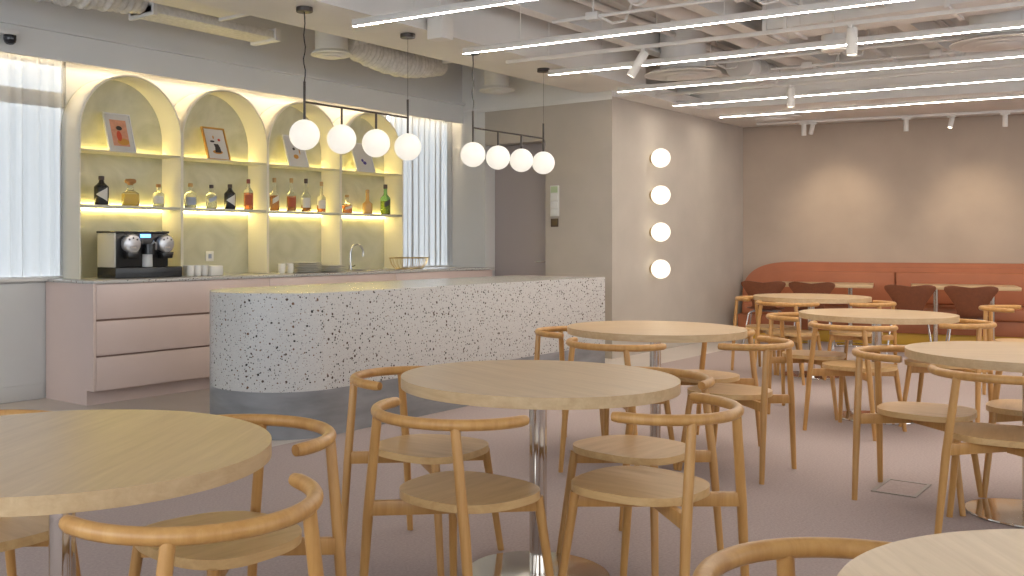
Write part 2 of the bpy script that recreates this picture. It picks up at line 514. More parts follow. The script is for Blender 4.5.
# ================================================================== BAR
# drawer units
def drawer_unit(x0, x1, first, label, yb=7.09):
    t = thing('drawer_unit', label, 'cabinet', ((x0 + x1) / 2, 6.8, 0), 0, 'blush drawer units under the back counter')
    cx = (x0 + x1) / 2
    b = MB()
    b.box(x0 - cx, x1 - cx, 6.46 - 6.8, yb - 6.8, 0.115, 0.905)
    b.build('carcass', 'pink_dark', t)
    MB().box(x0 - cx, x1 - cx, 6.52 - 6.8, 6.54 - 6.8, 0.0, 0.115).build('kick_board', 'pink', t)
    for z0, z1 in ((0.112, 0.358), (0.372, 0.626), (0.642, 0.903)):
        MB().box(x0 - cx + 0.002, x1 - cx - 0.002, 6.43 - 6.8, 6.46 - 6.8, z0, z1, 0.003).build('drawer_front', 'pink', t)
    if first:
        MB().prism([(6.52 - 6.8, 0), (7.09 - 6.8, 0), (7.09 - 6.8, 0.905), (6.432 - 6.8, 0.905), (6.432 - 6.8, 0.112), (6.52 - 6.8, 0.112)], x0 - cx - 0.022, x0 - cx, axis='x').build('side_panel', 'pink', t)
drawer_unit(4.142, 5.86, True, 'blush three-drawer unit under the coffee machine, with an exposed side panel')
drawer_unit(5.86, 7.57, False, 'blush three-drawer unit hidden mostly behind the speckled island, beside the end unit')
drawer_unit(7.57, 9.26, False, 'blush three-drawer unit under the sink and wire basket by the second curtain')
wt = MB().prism([(4.112, 6.415), (7.768, 6.415), (7.768, 7.095), (4.112, 7.095)], 0.907, 0.93, 0.002)
wt.prism([(7.772, 6.415), (9.275, 6.415), (9.275, 7.095), (7.772, 7.095)], 0.907, 0.93, 0.002)
tag(wt.build('worktop', 'stone'), 'speckled pale stone worktop along the back counter under the arches', 'worktop')

# four arched niches
AX, AW, AF = 4.245, 0.975, 6.82
ZSP = 2.082
def arch_pts(r, n=28, x=0.0):
    return [(x - r * math.cos(PI * i / n), ZSP + r * math.sin(PI * i / n)) for i in range(n + 1)]
niche_labels = [
    'cream arched niche nearest the first curtain, above the coffee machine',
    'cream arched niche with the wood-framed vase picture, second from the first curtain',
    'cream arched niche behind the plates, third from the first curtain',
    'cream arched niche over the sink, beside the second curtain']
for k in range(4):
    cx = AX + AW * (k + 0.5)
    t = thing('arched_niche', niche_labels[k], 'shelf niche', (cx, AF, 0.931), 0, 'arched niches on the back counter')
    r1, r0 = AW / 2 - 0.001, AW / 2 - 0.014
    zb = 0.931
    def sh(pts): return [(p[0], p[1] - zb) for p in pts]
    outer = [(-r1, 0)] + sh(arch_pts(r1)) + [(r1, 0)]
    inner = [(-r0, 0)] + sh(arch_pts(r0)) + [(r0, 0)]
    bmh = MB()
    n = len(outer)
    V = [[bmh.bm.verts.new((p[0], y, p[1])) for p in ring] for y in (0, 0.262) for ring in (outer, inner)]
    for i in range(n - 1):
        bmh.bm.faces.new((V[0][i], V[0][i + 1], V[1][i + 1], V[1][i]))
        bmh.bm.faces.new((V[0][i], V[2][i], V[2][i + 1], V[0][i + 1]))
        bmh.bm.faces.new((V[1][i], V[1][i + 1], V[3][i + 1], V[3][i]))
        bmh.bm.faces.new((V[2][i], V[3][i], V[3][i + 1], V[2][i + 1]))
    bmh.bm.faces.new((V[0][0], V[1][0], V[3][0], V[2][0])); bmh.bm.faces.new((V[0][-1], V[2][-1], V[3][-1], V[1][-1]))
    bmh.build('hood', 'hood', t, ang=50)
    MB().prism(outer, 0.263, 0.277, axis='y').build('back_panel', 'marble', t, smooth=False)
    for nm, z, th in (('upper_shelf', 1.945, 0.010), ('lower_shelf', 1.512, 0.022)):
        s = MB().box(-r0, r0, 0.004, 0.262, z - th - zb, z - zb, 0.001).build(nm, 'shelf_glass', t)
        MB().box(-r0 + 0.01, r0 - 0.01, 0.246, 0.259, z - zb + 0.0005, z - zb + 0.009).build('light_strip', 'strip', s)
        if th > 0.02: MB().box(-r0 + 0.01, r0 - 0.01, 0.246, 0.259, z - th - zb - 0.009, z - th - zb - 0.0005).build('light_strip', 'strip', s)

# cove strip behind the bulkhead
tag(MB().box(1.3, 9.2, 6.895, 6.92, 2.80, 2.815).build('cove_lamp', 'cove'), 'warm light strip hidden behind the bulkhead above the arches', 'lamp')

# terrazzo island
def stadium(x_c, x_end, y0, y1, n=28, grow=0.0):
    r = (y1 - y0) / 2 + grow; yc = (y0 + y1) / 2
    p = [(x_c + r * math.cos(PI / 2 + PI * i / n), yc + r * math.sin(PI / 2 + PI * i / n)) for i in range(n + 1)]
    return p + [(x_end + grow, y0 - grow), (x_end + grow, y1 + grow)]
t = thing('bar_island', 'terrazzo bar island with one rounded end and a grey stone plinth', 'bar counter', (6.2, 4.80, 0))
pl = [(x - 6.2, y - 4.80) for x, y in stadium(4.485, 8.015, 4.33, 5.27)]
MB().prism(pl, 0.0, 0.292).build('plinth', 'plinth', t, ang=30)
MB().prism(pl, 0.2925, 0.90, 0.004, 2).build('terrazzo_body', 'terrazzo', t, ang=30)

# curtains
def curtain(x0, x1, y, z0, z1, folds, amp, label):
    def fn(u, v):
        x = x0 + (x1 - x0) * u
        ph = 2 * PI * folds * u
        k = 0.75 + 0.25 * (1 - v)
        return (x + 0.012 * math.sin(ph * 0.37 + 1), y + amp * k * (math.sin(ph) + 0.45 * math.sin(ph * 1.73 + 0.8 + v)), z0 + (z1 - z0) * v)
    m = MB().grid(fn, int(folds * 14), 14)
    tag(m.build('sheer_curtain', 'curtain', ang=180), label, 'curtain', 'sheer curtains over the windows')
curtain(1.3, 4.242, 7.03, 0.952, 2.70, 26, 0.022, 'wide sheer white curtain left of the arches, in front of the larger window')
curtain(8.16, 9.265, 7.03, 0.952, 2.70, 11, 0.022, 'narrow sheer white curtain between the last arch and the end wall')

# ------------------------------------------------------------------ bottles on the lower shelf
ZL = 1.513
def bottle(x, kind, label, h, r, body, liquid=None, fill=0.6, cap='cork', lab=None, lab_shape='rect', neck=0.3, y=6.93, square=False, capshape='cyl'):
    t = thing('bottle', label, 'bottle', (x, y, ZL), -0.6, 'spirit bottles on the lower shelf')
    seg = 24
    hb = h * (1 - neck)
    rn = r * 0.33
    ch = h * (0.24 if capshape == 'ball' else 0.14)
    if square: prof = [(r * 0.92, 0), (r, 0.006), (r, hb - 0.018), (r * 0.82, hb), (rn, hb + 0.012), (rn, h - ch)]
    else: prof = [(r * 0.9, 0), (r, 0.008), (r, hb * 0.82), (r * 0.93, hb * 0.88), (r * 0.66, hb * 0.96), (rn * 1.15, hb + 0.01), (rn, h - ch)]
    MB().lathe(prof, seg).build('glass_body', body, t, ang=60)
    if liquid:
        hl = hb * fill
        MB().lathe([(r * 0.80, 0.008), (r * 0.88, 0.014), (r * 0.88, min(hl, hb * 0.8)), (0, min(hl, hb * 0.8) + 0.001)], seg).build('liquid', liquid, t, ang=60)
    c = MB()
    if capshape == 'ball': c.lathe([(rn * 0.9, h - ch), (rn * 1.0, h - ch * 0.8), (rn * 1.9, h - ch * 0.62), (rn * 2.0, h - ch * 0.3), (rn * 1.6, h - 0.004), (0, h)], 20)
    else: c.lathe([(rn * 1.12, h - ch), (rn * 1.22, h - ch * 0.9), (rn * 1.22, h - 0.004), (rn * 1.1, h), (0, h)], 20)
    c.build('cap', cap, t, ang=60)
    if lab:
        l = MB()
        za, zb_ = hb * 0.22, hb * 0.72
        def fn(u, v):
            a = -PI / 2 + (u - 0.5) * 1.9
            return ((r + 0.0012) * math.cos(a), (r + 0.0012) * math.sin(a), za + (zb_ - za) * v)
        if lab_shape == 'tri':
            def fn(u, v):
                a = -PI / 2 - 0.75 + u * 1.7
                vv = 0.5 + (v - 0.5) * u
                return ((r + 0.0012) * math.cos(a), (r + 0.0012) * math.sin(a), hb * 0.16 + hb * 0.66 * vv)
        if lab_shape == 'slant':
            def fn(u, v):
                a = -PI / 2 - 0.5 + u * 1.5
                return ((r + 0.0012) * math.cos(a), (r + 0.0012) * math.sin(a), hb * (0.35 + 0.22 * u + 0.27 * v))
        l.grid(fn, 12, 6).build('bottle_label', lab, t, ang=180)
    return t
bottle(4.511, 'b', 'matte black bottle with a pale triangle label, above the coffee machine', 0.232, 0.058, 'black', None, 0, 'cap_dark', 'label_pale', 'tri', 0.26)
bottle(4.783, 'b', 'squat clear bottle of golden spirit with a round cork stopper', 0.225, 0.072, 'glass_clear', 'liq_gold', 0.8, 'cork', None, 'rect', 0.46, capshape='ball')
bottle(5.059, 'b', 'short clear bottle with a pale label and small brown cap, right of the golden one', 0.192, 0.05, 'glass_clear', 'liq_clear', 0.7, 'cork', 'label_pale', 'rect', 0.34)
bottle(5.393, 'b', 'clear square bottle with a blue-grey label and tan cap', 0.215, 0.052, 'glass_clear', 'liq_clear', 0.6, 'cap_gold', 'label_blue', 'rect', 0.40, square=True)
bottle(5.623, 'b', 'clear gin-style bottle with a black cap and pale label', 0.212, 0.048, 'glass_clear', 'liq_clear', 0.45, 'cap_dark', 'label_blue', 'slant', 0.34)
bottle(5.834, 'b', 'matte black bottle with a pale triangle label, in the second niche', 0.226, 0.052, 'black', None, 0, 'cap_dark', 'label_pale', 'tri', 0.26)
bottle(6.053, 'b', 'tall orange-pink bottle with a red-brown cap at the right of the second niche', 0.283, 0.044, 'glass_clear', 'liq_orange', 0.98, 'cap_red', 'label_rust', 'rect', 0.30)
bottle(6.375, 'b', 'tall orange bottle with a slanted pale label, leftmost in the third niche', 0.312, 0.046, 'glass_clear', 'liq_amber', 0.95, 'cap_gold', 'label_pale', 'slant', 0.42)
bottle(6.596, 'b', 'amber bottle with a rust label and tan cap, second in the third niche', 0.320, 0.046, 'glass_clear', 'liq_amber', 0.95, 'cap_gold', 'label_rust', 'rect', 0.42)
bottle(6.790, 'b', 'half-full amber bottle with a tall pale label and dark cap', 0.325, 0.046, 'glass_clear', 'liq_amber', 0.36, 'cap_dark', 'label_pale', 'rect', 0.42)
bottle(7.005, 'b', 'amber bottle with a grey label, rightmost in the third niche', 0.305, 0.044, 'glass_clear', 'liq_orange', 0.42, 'cap_gold', 'label_pale', 'rect', 0.44)
bottle(7.375, 'b', 'small bottle of red-orange spirit, leftmost in the fourth niche', 0.190, 0.054, 'glass_clear', 'liq_orange', 0.85, 'cap_gold', 'label_pale', 'slant', 0.48)
bottle(7.688, 'b', 'tan cream liqueur bottle with a thin neck in the fourth niche', 0.255, 0.052, 'liq_tan', None, 0, 'cap_gold', None, 'rect', 0.50)
bottle(7.975, 'b', 'tall green glass bottle with a slanted black label', 0.322, 0.054, 'glass_green', 'liq_gold', 0.7, 'cap_dark', 'label_black', 'slant', 0.36)

# ------------------------------------------------------------------ pictures on the upper shelf
def picture(x, w, h, frame, label, art):
    t = thing('picture_frame', label, 'picture', (x, 6.90, 1.9455), 0, 'framed prints on the upper shelf')
    t.rotation_euler = (-math.atan2(0.11, h), 0, 0)
    b = 0.016 if frame == 'frame_wood' else 0.012
    f = MB()
    f.box(-w / 2, w / 2, 0, 0.022, 0, b, 0.002); f.box(-w / 2, w / 2, 0, 0.022, h - b, h, 0.002)
    f.box(-w / 2, -w / 2 + b, 0, 0.022, b, h - b, 0.002); f.box(w / 2 - b, w / 2, 0, 0.022, b, h - b, 0.002)
    f.build('frame', frame, t)
    MB().box(-w / 2 + b, w / 2 - b, 0.008, 0.018, b, h - b).build('mount', 'paper', t)
    def blob(name, mat, px, pz, rx, rz, dy=0.006, pts=None):
        poly = pts or [(px + rx * math.cos(2 * PI * i / 20), pz + rz * math.sin(2 * PI * i / 20)) for i in range(20)]
        MB().prism(poly, dy, dy + 0.0015, axis='y').build(name, mat, t, smooth=False)
    art(blob, w, h)
def art1(blob, w, h):
    blob('print', 'print_pink', 0, 0, 0, 0, 0.0065, [(-w * 0.30, h * 0.17), (w * 0.30, h * 0.17), (w * 0.30, h * 0.83), (-w * 0.30, h * 0.83)])
    blob('shape', 'ink_ochre', 0.02, h * 0.28, w * 0.22, h * 0.085, 0.005)
    blob('shape', 'ink_red', -0.01, h * 0.42, w * 0.09, h * 0.13, 0.004)
    blob('shape', 'ink_dark', 0.0, h * 0.62, w * 0.11, h * 0.055, 0.0035)
def art2(blob, w, h):
    blob('shape', 'ink_ochre', 0, h * 0.26, w * 0.22, h * 0.06, 0.006)
    blob('shape', 'ink_dark', 0, 0, 0, 0, 0.005, [(-0.03, h * 0.24), (0.04, h * 0.24), (0.035, h * 0.40), (0.02, h * 0.50), (-0.03, h * 0.50), (-0.02, h * 0.40)])
    blob('shape', 'ink_dark', -0.04, h * 0.57, w * 0.10, h * 0.03, 0.0045)
    blob('shape', 'ink_red', 0.04, h * 0.63, w * 0.06, h * 0.04, 0.0045)
    blob('shape', 'ink_ochre', -0.02, h * 0.70, w * 0.03, h * 0.05, 0.0045)
def art3(blob, w, h):
    blob('shape', 'ink_ochre', -0.01, h * 0.33, w * 0.12, h * 0.07, 0.006)
    blob('shape', 'ink_dark', -0.02, h * 0.57, w * 0.06, h * 0.04, 0.006)
    blob('shape', 'ink_ochre', 0.05, h * 0.50, w * 0.025, h * 0.09, 0.006)
def art4(blob, w, h):
    blob('shape', 'ink_purple', 0.01, h * 0.33, w * 0.09, h * 0.055, 0.006)
    blob('shape', 'ink_purple', -0.02, h * 0.41, w * 0.06, h * 0.05, 0.0045)
picture(4.70, 0.255, 0.345, 'frame_white', 'white-framed pink print leaning in the niche nearest the first curtain', art1)
picture(5.70, 0.255, 0.32, 'frame_wood', 'wood-framed print of a dark vase with flowers', art2)
picture(6.68, 0.265, 0.33, 'frame_white', 'pale framed print with ochre and dark dots, in the third niche', art3)
picture(7.65, 0.285, 0.33, 'frame_white', 'pale framed print with a purple motif, in the niche over the sink', art4)

# ------------------------------------------------------------------ coffee machine
t = thing('coffee_machine', 'black two-head coffee machine with silver heads on the back counter', 'coffee machine', (4.70, 6.80, 0.931))
MB().prism([(-0.222, -0.115), (0.02, -0.155), (0.386, -0.155), (0.386, 0.05), (0.28, 0.135), (-0.222, 0.135)], 0.0, 0.086, 0.008).build('drip_tray', 'black', t)
MB().prism([(-0.206, -0.10), (0.285, -0.10), (0.285, 0.135), (-0.206, 0.135)], 0.0865, 0.358, 0.008).build('housing', 'black', t)
MB().prism([(-0.222, -0.095), (-0.207, -0.095), (-0.207, 0.135), (-0.222, 0.135)], 0.0865, 0.358, 0.004).build('left_panel', 'panel_sheen_grey', t)  # left side face of the machine, reflection painted in as pale grey
MB().prism([(-0.228, -0.108), (0.292, -0.108), (0.292, 0.14), (-0.228, 0.14)], 0.3585, 0.374, 0.004).build('lid', 'black', t)
for x, r in ((-0.094, 0.078), (0.232, 0.074)):
    hd = MB().prism([(x + r * math.cos(2 * PI * i / 28), 0.272 + r * math.sin(2 * PI * i / 28)) for i in range(28)], -0.165, -0.10, 0.014, 3, axis='y').build('brew_head', 'silver', t)
    MB().prism([(x - 0.045, 0.155), (x + 0.045, 0.155), (x + 0.058, 0.205), (x - 0.058, 0.205)], -0.172, -0.10, 0.004, axis='y').build('spout', 'black', hd)
    MB().prism([(x - 0.028, 0.236), (x + 0.028, 0.236), (x + 0.022, 0.250), (x - 0.022, 0.250)], -0.169, -0.1655, 0.001, axis='y').build('badge', 'outlet', hd)
    for dx, dz in ((-0.036, 0.034), (0.0, 0.046), (0.036, 0.034)):
        MB().lathe([(0.008, -0.003), (0.008, 0.002), (0, 0.0025)], 10).build('button', 'black', hd).matrix_local = Matrix.Translation((x + dx, -0.167, 0.272 + dz)) @ Matrix.Rotation(PI / 2, 4, 'X')
MB().box(0.016, 0.110, -0.108, -0.099, 0.322, 0.350).build('display', 'screen', t)
ms = MB().tube([(0.08, -0.13, 0.19), (0.08, -0.13, 0.268)], 0.044, 20).build('steam_unit', 'black', t)
MB().tube([(0.085, -0.15, 0.26), (0.10, -0.165, 0.29), (0.125, -0.16, 0.275), (0.13, -0.15, 0.225)], 0.009, 8).build('steam_wand', 'silver', ms)
MB().lathe([(0.040, 0.0865), (0.045, 0.090), (0.042, 0.188), (0.038, 0.188), (0.038, 0.095), (0, 0.094)], 20, (0.08, -0.10)).build('milk_cup', 'white_plastic', t, ang=60)

# ------------------------------------------------------------------ crockery and sink
def cup_bm(r=0.034, h=0.075):
    return MB().lathe([(r * 0.72, 0), (r * 0.9, 0.006), (r, h * 0.55), (r, h), (r * 0.9, h), (r * 0.88, h * 0.3), (r * 0.7, 0.012), (0, 0.011)], 20)
cup0 = None
cups = [(5.180, 6.66, 0, 'white cup nearest the coffee machine in the front row'), (5.252, 6.66, 0, 'white cup second from the coffee machine'), (5.324, 6.66, 0, 'white cup third from the coffee machine, touching the small white box'),
        (5.215, 6.745, 0, 'white cup behind the gap between the first two front cups'), (5.30, 6.745, 0, 'white cup behind the third front cup'),
        (6.20, 6.64, 0, 'white cup in the third niche, left one beside the plates'), (6.31, 6.65, 0, 'white cup touching the plate stack in the third niche')]
for x, y, a, lab in cups:
    o = cup_bm(0.035, 0.090).build('cup', 'white', ang=60) if cup0 is None else cup0.copy()
    if cup0 is None: cup0 = o
    else: COL.objects.link(o)
    o.location = (x, y, 0.931)
    tag(o, lab, 'cup', 'white cups on the back counter')
# square white caddy at the end of the cup row
t = MB(); t.box(5.368, 5.50, 6.62, 6.72, 0.931, 1.018, 0.008)
tag(t.build('napkin_box', 'white'), 'small white box at the right end of the front cup row', 'box')
plate0 = None
for s, (x, y, n) in enumerate(((6.53, 6.66, 6), (6.88, 6.68, 4))):
    for k in range(n):
        if plate0 is None:
            plate0 = o = MB().lathe([(0.075, 0), (0.085, 0.002), (0.148, 0.013), (0.150, 0.016), (0.146, 0.0165), (0.085, 0.0065), (0, 0.006)], 36).build('plate', 'white', ang=60)
        else:
            o = plate0.copy(); COL.objects.link(o)
        o.location = (x, y, 0.931 + k * 0.0165)
        where = 'taller stack beside the cups' if s == 0 else 'shorter stack nearer the sink'
        pos = ['bottom', 'second', 'third', 'fourth', 'fifth', 'sixth'][k] if k < n - 1 else 'topmost'
        tag(o, 'white plate, %s of the %s' % (pos if pos in ('bottom', 'topmost') else pos + ' from the bottom', where), 'plate', 'stacked white plates')
t = thing('tap', 'slim curved chrome tap behind the sink', 'tap', (7.375, 6.88, 0.931))
MB().lathe([(0.026, 0), (0.026, 0.008), (0.018, 0.012), (0.018, 0.05), (0, 0.05)], 20).build('tap_base', 'silver', t)
pts = [(0, 0, 0.045), (0, 0, 0.18)] + [(0.085 - 0.085 * math.cos(PI * i / 10), -0.02 * i / 10, 0.18 + 0.085 * math.sin(PI * i / 10)) for i in range(1, 11)] + [(0.17, -0.02, 0.14)]
MB().tube(pts, 0.010, 10).build('spout', 'silver', t)
MB().tube([(0.018, 0, 0.035), (0.06, -0.01, 0.05)], 0.007, 8).build('lever', 'black', t)
t = MB(); t.box(7.28, 7.82, 6.50, 6.505, 0.9305, 0.936); t.box(7.28, 7.82, 6.80, 6.805, 0.9305, 0.936); t.box(7.28, 7.285, 6.50, 6.805, 0.9305, 0.936); t.box(7.815, 7.82, 6.50, 6.805, 0.9305, 0.936); t.box(7.29, 7.81, 6.51, 6.795, 0.9305, 0.932)
tag(t.build('sink', 'silver', smooth=False), 'steel inset sink in the worktop in front of the tap', 'sink')
t = thing('wire_basket', 'oval brass-coloured wire drying basket right of the sink', 'basket', (8.02, 6.64, 0.938), 0)
def ring(rx, ry, z, r=0.004, n=36):
    return [(rx * math.cos(2 * PI * i / n), ry * math.sin(2 * PI * i / n), z) for i in range(n + 1)]
MB().tube(ring(0.26, 0.16, 0.115), 0.006, 8, False).build('rim', 'gold', t)
MB().tube(ring(0.19, 0.11, 0.004), 0.006, 8, False).build('base_ring', 'gold', t)
m = MB()
for i in range(22):
    a = 2 * PI * i / 22
    m.tube([(0.26 * math.cos(a), 0.16 * math.sin(a), 0.115), (0.235 * math.cos(a), 0.14 * math.sin(a), 0.05), (0.19 * math.cos(a), 0.11 * math.sin(a), 0.004)], 0.0025, 6)
m.build('wire_sides', 'gold', t)
t = thing('wall_socket', 'white wall socket in the second niche, above the cups', 'socket', (5.717, 7.079, 1.09))
MB().box(-0.045, 0.045, -0.012, 0.0, -0.045, 0.045, 0.004).build('plate', 'white_plastic', t)
MB().box(-0.018, 0.018, -0.015, -0.0125, -0.02, 0.02, 0.001).build('insert', 'label_blue', t)

# ================================================================== LAMPS
def pendant(u0, label, canopies):
    YP = 4.79
    t = thing('pendant_lamp', label, 'pendant lamp', (u0, YP, 1.94), 0, 'four-globe pendants over the island')
    sp = 0.364
    MB().tube([(-0.0, 0, 0.222), (3 * sp, 0, 0.222)], 0.0075, 10).build('bar', 'dark_metal', t)
    for k in range(4):
        top = 0.36 if k in (0, 3) else 0.222
        st = MB().tube([(k * sp, 0, 0.095), (k * sp, 0, top)], 0.0085, 10).build('stem', 'dark_metal', t)
        MB().sphere((k * sp, 0, 0), 0.103).build('globe', 'globe', t)
    for k in (0, 3):
        MB().lathe([(0.055, 0.828), (0.057, 0.832), (0.057, 0.858), (0.0, 0.859)], 28, (k * sp, 0)).build('canopy', 'dark_metal', t)
    pts = [(0.006 * math.sin(i * 1.3) * (1 if 0 < i < 12 else 0), 0.004 * math.cos(i * 1.7) * (1 if 0 < i < 12 else 0), 0.36 + (0.83 - 0.36) * i / 12) for i in range(13)]
    MB().tube(pts, 0.0045, 6).build('cord', 'black', t)
    MB().tube([(3 * sp, 0, 0.36), (3 * sp, 0, 0.83)], 0.0015, 6).build('suspension_wire', 'dark_metal', t)
pendant(4.68, 'dark four-globe pendant lamp over the rounded end of the island', None)
pendant(6.615, 'dark four-globe pendant lamp over the square end of the island', None)

sl = ['topmost round opal wall lamp of the vertical row of four', 'second round opal wall lamp from the top of the row', 'third round opal wall lamp from the top of the row', 'lowest round opal wall lamp, nearest the tables']
for k, z in enumerate((2.15, 1.74, 1.33, 0.92)):
    t = thing('wall_lamp', sl[k], 'wall lamp', (10.19, YS - 0.001, z), 0, 'opal globe wall lamps')
    MB().prism([(0.05 * math.cos(2 * PI * i / 24), 0.05 * math.sin(2 * PI * i / 24)) for i in range(24)], -0.02, 0.0, axis='y').build('wall_plate', 'gold', t)
    MB().sphere((0, -0.112, 0), 0.105).build('globe', 'wall_globe', t)

# linear LED pendants
ld = Vector((0.108, -0.994, 0)).normalized()
LA = math.atan2(ld.y, ld.x)
led_names = ['linear white ceiling lamp nearest the camera, over the rounded end of the island', 'linear white ceiling lamp second from the rounded end of the island', 'linear white ceiling lamp third from the rounded end of the island',
             'linear white ceiling lamp fourth from the rounded end, above the globe wall lamps', 'linear white ceiling lamp last but one before the banquette', 'linear white ceiling lamp farthest back, nearest the banquette']
led0 = None
LL = 7.2
for k in range(6):
    x = 5.03 + 1.29 * k
    if led0 is None:
        t = thing('linear_lamp', led_names[0], 'ceiling lamp', (x, 4.67, 2.70), LA, 'linear ceiling lamps')
        MB().box(0, LL, -0.014, 0.014, 0.013, 0.060, 0.002).build('housing', 'led_body', t)
        MB().box(0.004, LL - 0.004, -0.011, 0.011, 0.0112, 0.0128).build('diffuser', 'led', t)
        for j in range(5):
            MB().tube([(0.5 + j * 1.55, 0.0125, 0.060), (0.5 + j * 1.55, 0.0125, 0.69)], 0.0025, 6).build('suspension_wire', 'led_body', t)
        led0 = t
    else:
        dup(led0, (x, 4.67, 2.70), LA, led_names[k])

# spot tracks
track_labels = ['thin white spot track between the second and third linear lamps', 'thin white spot track between the fourth and fifth linear lamps', 'thin white spot track nearest the banquette wall']
tracks = []
for k, (x, y) in enumerate(((7.08, 4.77), (9.66, 4.77), (12.50, 4.60))):
    t = thing('spot_track', track_labels[k], 'lamp track', (x, y, 2.75 if k < 2 else 2.709), LA if k < 2 else BA, 'spot tracks')
    MB().box(0, 7.0, -0.015, 0.015, 0, 0.03, 0.002).build('rail', 'led_body', t)
    for j in range(4):
        MB().tube([(0.4 + j * 2.0, 0, 0.03), (0.4 + j * 2.0, 0, 0.64 if k < 2 else 0.11 - 0.11)], 0.003, 6).build('suspension_rod', 'led_body', t) if k < 2 else None
    tracks.append((x, y, LA if k < 2 else BA, 2.75 if k < 2 else 2.709))
def spot(track, s, tilt, yaw, label, L=0.17, r=0.036):
    x, y, a, zt = tracks[track]
    px, py = x + math.cos(a) * s, y + math.sin(a) * s
    t = thing('spot_lamp', label, 'spot lamp', (px, py, zt), yaw, 'cylinder spots on the tracks')
    MB().box(-0.05, 0.05, -0.014, 0.014, -0.022, -0.0005, 0.003).build('adapter', 'led_body', t)
    MB().tube([(0, 0, -0.022), (0, 0, -0.055)], 0.008, 8).build('joint', 'led_body', t)
    R = Matrix.Translation((0, 0, -0.05)) @ Matrix.Rotation(tilt, 4, 'X')
    b = MB().lathe([(r * 0.95, 0.03), (r, 0.025), (r, -L + 0.004), (r * 0.92, -L), (r * 0.86, -L + 0.012), (0, -L + 0.013)], 24).build('barrel', 'led_body', t, ang=50)
    b.matrix_local = R
    l = MB().lathe([(r * 0.80, 0), (r * 0.80, 0.003), (0, 0.0032)], 20).build('lens', 'spot_lens', t)
    l.matrix_local = R @ Matrix.Translation((0, 0, -L + 0.004))
spot(0, 1.22, 0.55, 0.4, 'white cylinder spot tilted sideways, on the track nearest the island', 0.19)
spot(0, 2.75, 0.0, 0, 'white cylinder spot hanging straight, farther along the track nearest the island', 0.16)
spot(1, 1.50, 0.0, 0, 'white cylinder spot hanging straight from the middle track', 0.16)
spot(2, 0.56, 0.1, BA, 'white cylinder wall-washer at the end of the banquette track nearest the corner', 0.11, 0.028)
spot(2, 0.66, 0.5, BA + 0.5, 'white cylinder spot tilted beside the corner wall-washer', 0.10, 0.027)
spot(2, 1.70, 0.1, BA, 'white cylinder wall-washer in the middle of the banquette track', 0.11, 0.028)
spot(2, 2.18, 0.35, BA + 2.5, 'white cylinder spot tilted away on the banquette track', 0.10, 0.027)
spot(2, 2.72, 0.1, BA, 'white cylinder wall-washer towards the right of the banquette track', 0.11, 0.028)
# light of the wall-washers
for s, z in ((1.18, 1.50), (2.68, 1.42), (4.2, 1.45)):
    l = bpy.data.lights.new('wall_washer_light', 'SPOT')
    l.energy = SPOT_W; l.color = (1.0, 0.80, 0.55); l.spot_size = math.radians(62); l.spot_blend = 1.0; l.shadow_soft_size = 0.04
    o = bpy.data.objects.new('wall_washer_light', l); COL.objects.link(o)
    p = P1 + bd * s - bn * 1.15; q = P1 + bd * s; q.z = z; p.z = 2.55
    o.location = p
    o.rotation_euler = (q - p).to_track_quat('-Z', 'Y').to_euler()

# ================================================================== CEILING SERVICES
def diffuser(x, y, z, r, label, duct=None, neck=0.6):
    t = thing('round_air_diffuser', label, 'air vent', (x, y, z), 0, 'round ceiling air diffusers')
    MB().lathe([(r, 0), (r * 1.01, 0.008), (r * 0.88, 0.032), (0, 0.033)], 36).build('outer_ring', 'duct', t, ang=50)
    for j, f in enumerate((0.72, 0.45)):
        MB().lathe([(r * f, -0.012 - 0.012 * j), (r * f * 1.04, -0.006 - 0.012 * j), (r * f * 0.9, -0.0005 - 0.0125 * j), (0, -0.0004 - 0.0125 * j)], 32).build('cone', 'duct', t, ang=50)
    if duct:
        MB().lathe([(r * neck, 0.034), (r * neck, duct), (0, duct)], 32).build('neck_duct', 'duct', t, ang=50)
diffuser(6.17, 5.98, 2.84, 0.18, 'round white air diffuser above the first pendant lamp', 0.5, 0.8)
diffuser(8.75, 6.02, 2.84, 0.19, 'round white air diffuser in front of the end wall of the bar', 0.555, 0.7)
diffuser(9.07, 4.06, 2.84, 0.36, 'round white air diffuser on a fat vertical duct, above the square end of the island', 0.55)
diffuser(11.9, 4.16, 2.705, 0.30, 'round white air diffuser above the corner of the banquette')
diffuser(9.28, 1.42, 2.84, 0.36, 'round white air diffuser on a fat vertical duct at the right edge', 0.55)
# rectangular ducts and trays
def boxduct(name, x0, x1, y0, y1, z0, z1, label, flange=True, mat='duct', cat='air duct'):
    t = thing(name, label, cat, ((x0 + x1) / 2, (y0 + y1) / 2, z0))
    cx, cy = (x0 + x1) / 2, (y0 + y1) / 2
    MB().box(x0 - cx, x1 - cx, y0 - cy, y1 - cy, 0, z1 - z0, 0.006).build('body', mat, t)
    if flange:
        lx = (x1 - x0) >= (y1 - y0)
        L = (x1 - x0) if lx else (y1 - y0)
        for s in [i * 1.2 for i in range(int(L / 1.2) + 1)] + [L - 0.03]:
            m = MB()
            if lx: m.box(x0 - cx + s, x0 - cx + s + 0.03, y0 - cy - 0.02, y1 - cy + 0.02, -0.02, z1 - z0 + 0.02)
            else: m.box(x0 - cx - 0.02, x1 - cx + 0.02, y0 - cy + s, y0 - cy + s + 0.03, -0.02, z1 - z0 + 0.02)
            m.build('flange', 'duct', t, smooth=False)
boxduct('cable_tray', 4.36, 5.62, 6.05, 6.32, 2.90, 2.96, 'flat white perforated tray running above the bar towards the first pendant', True, 'fabric_duct', 'cable tray')
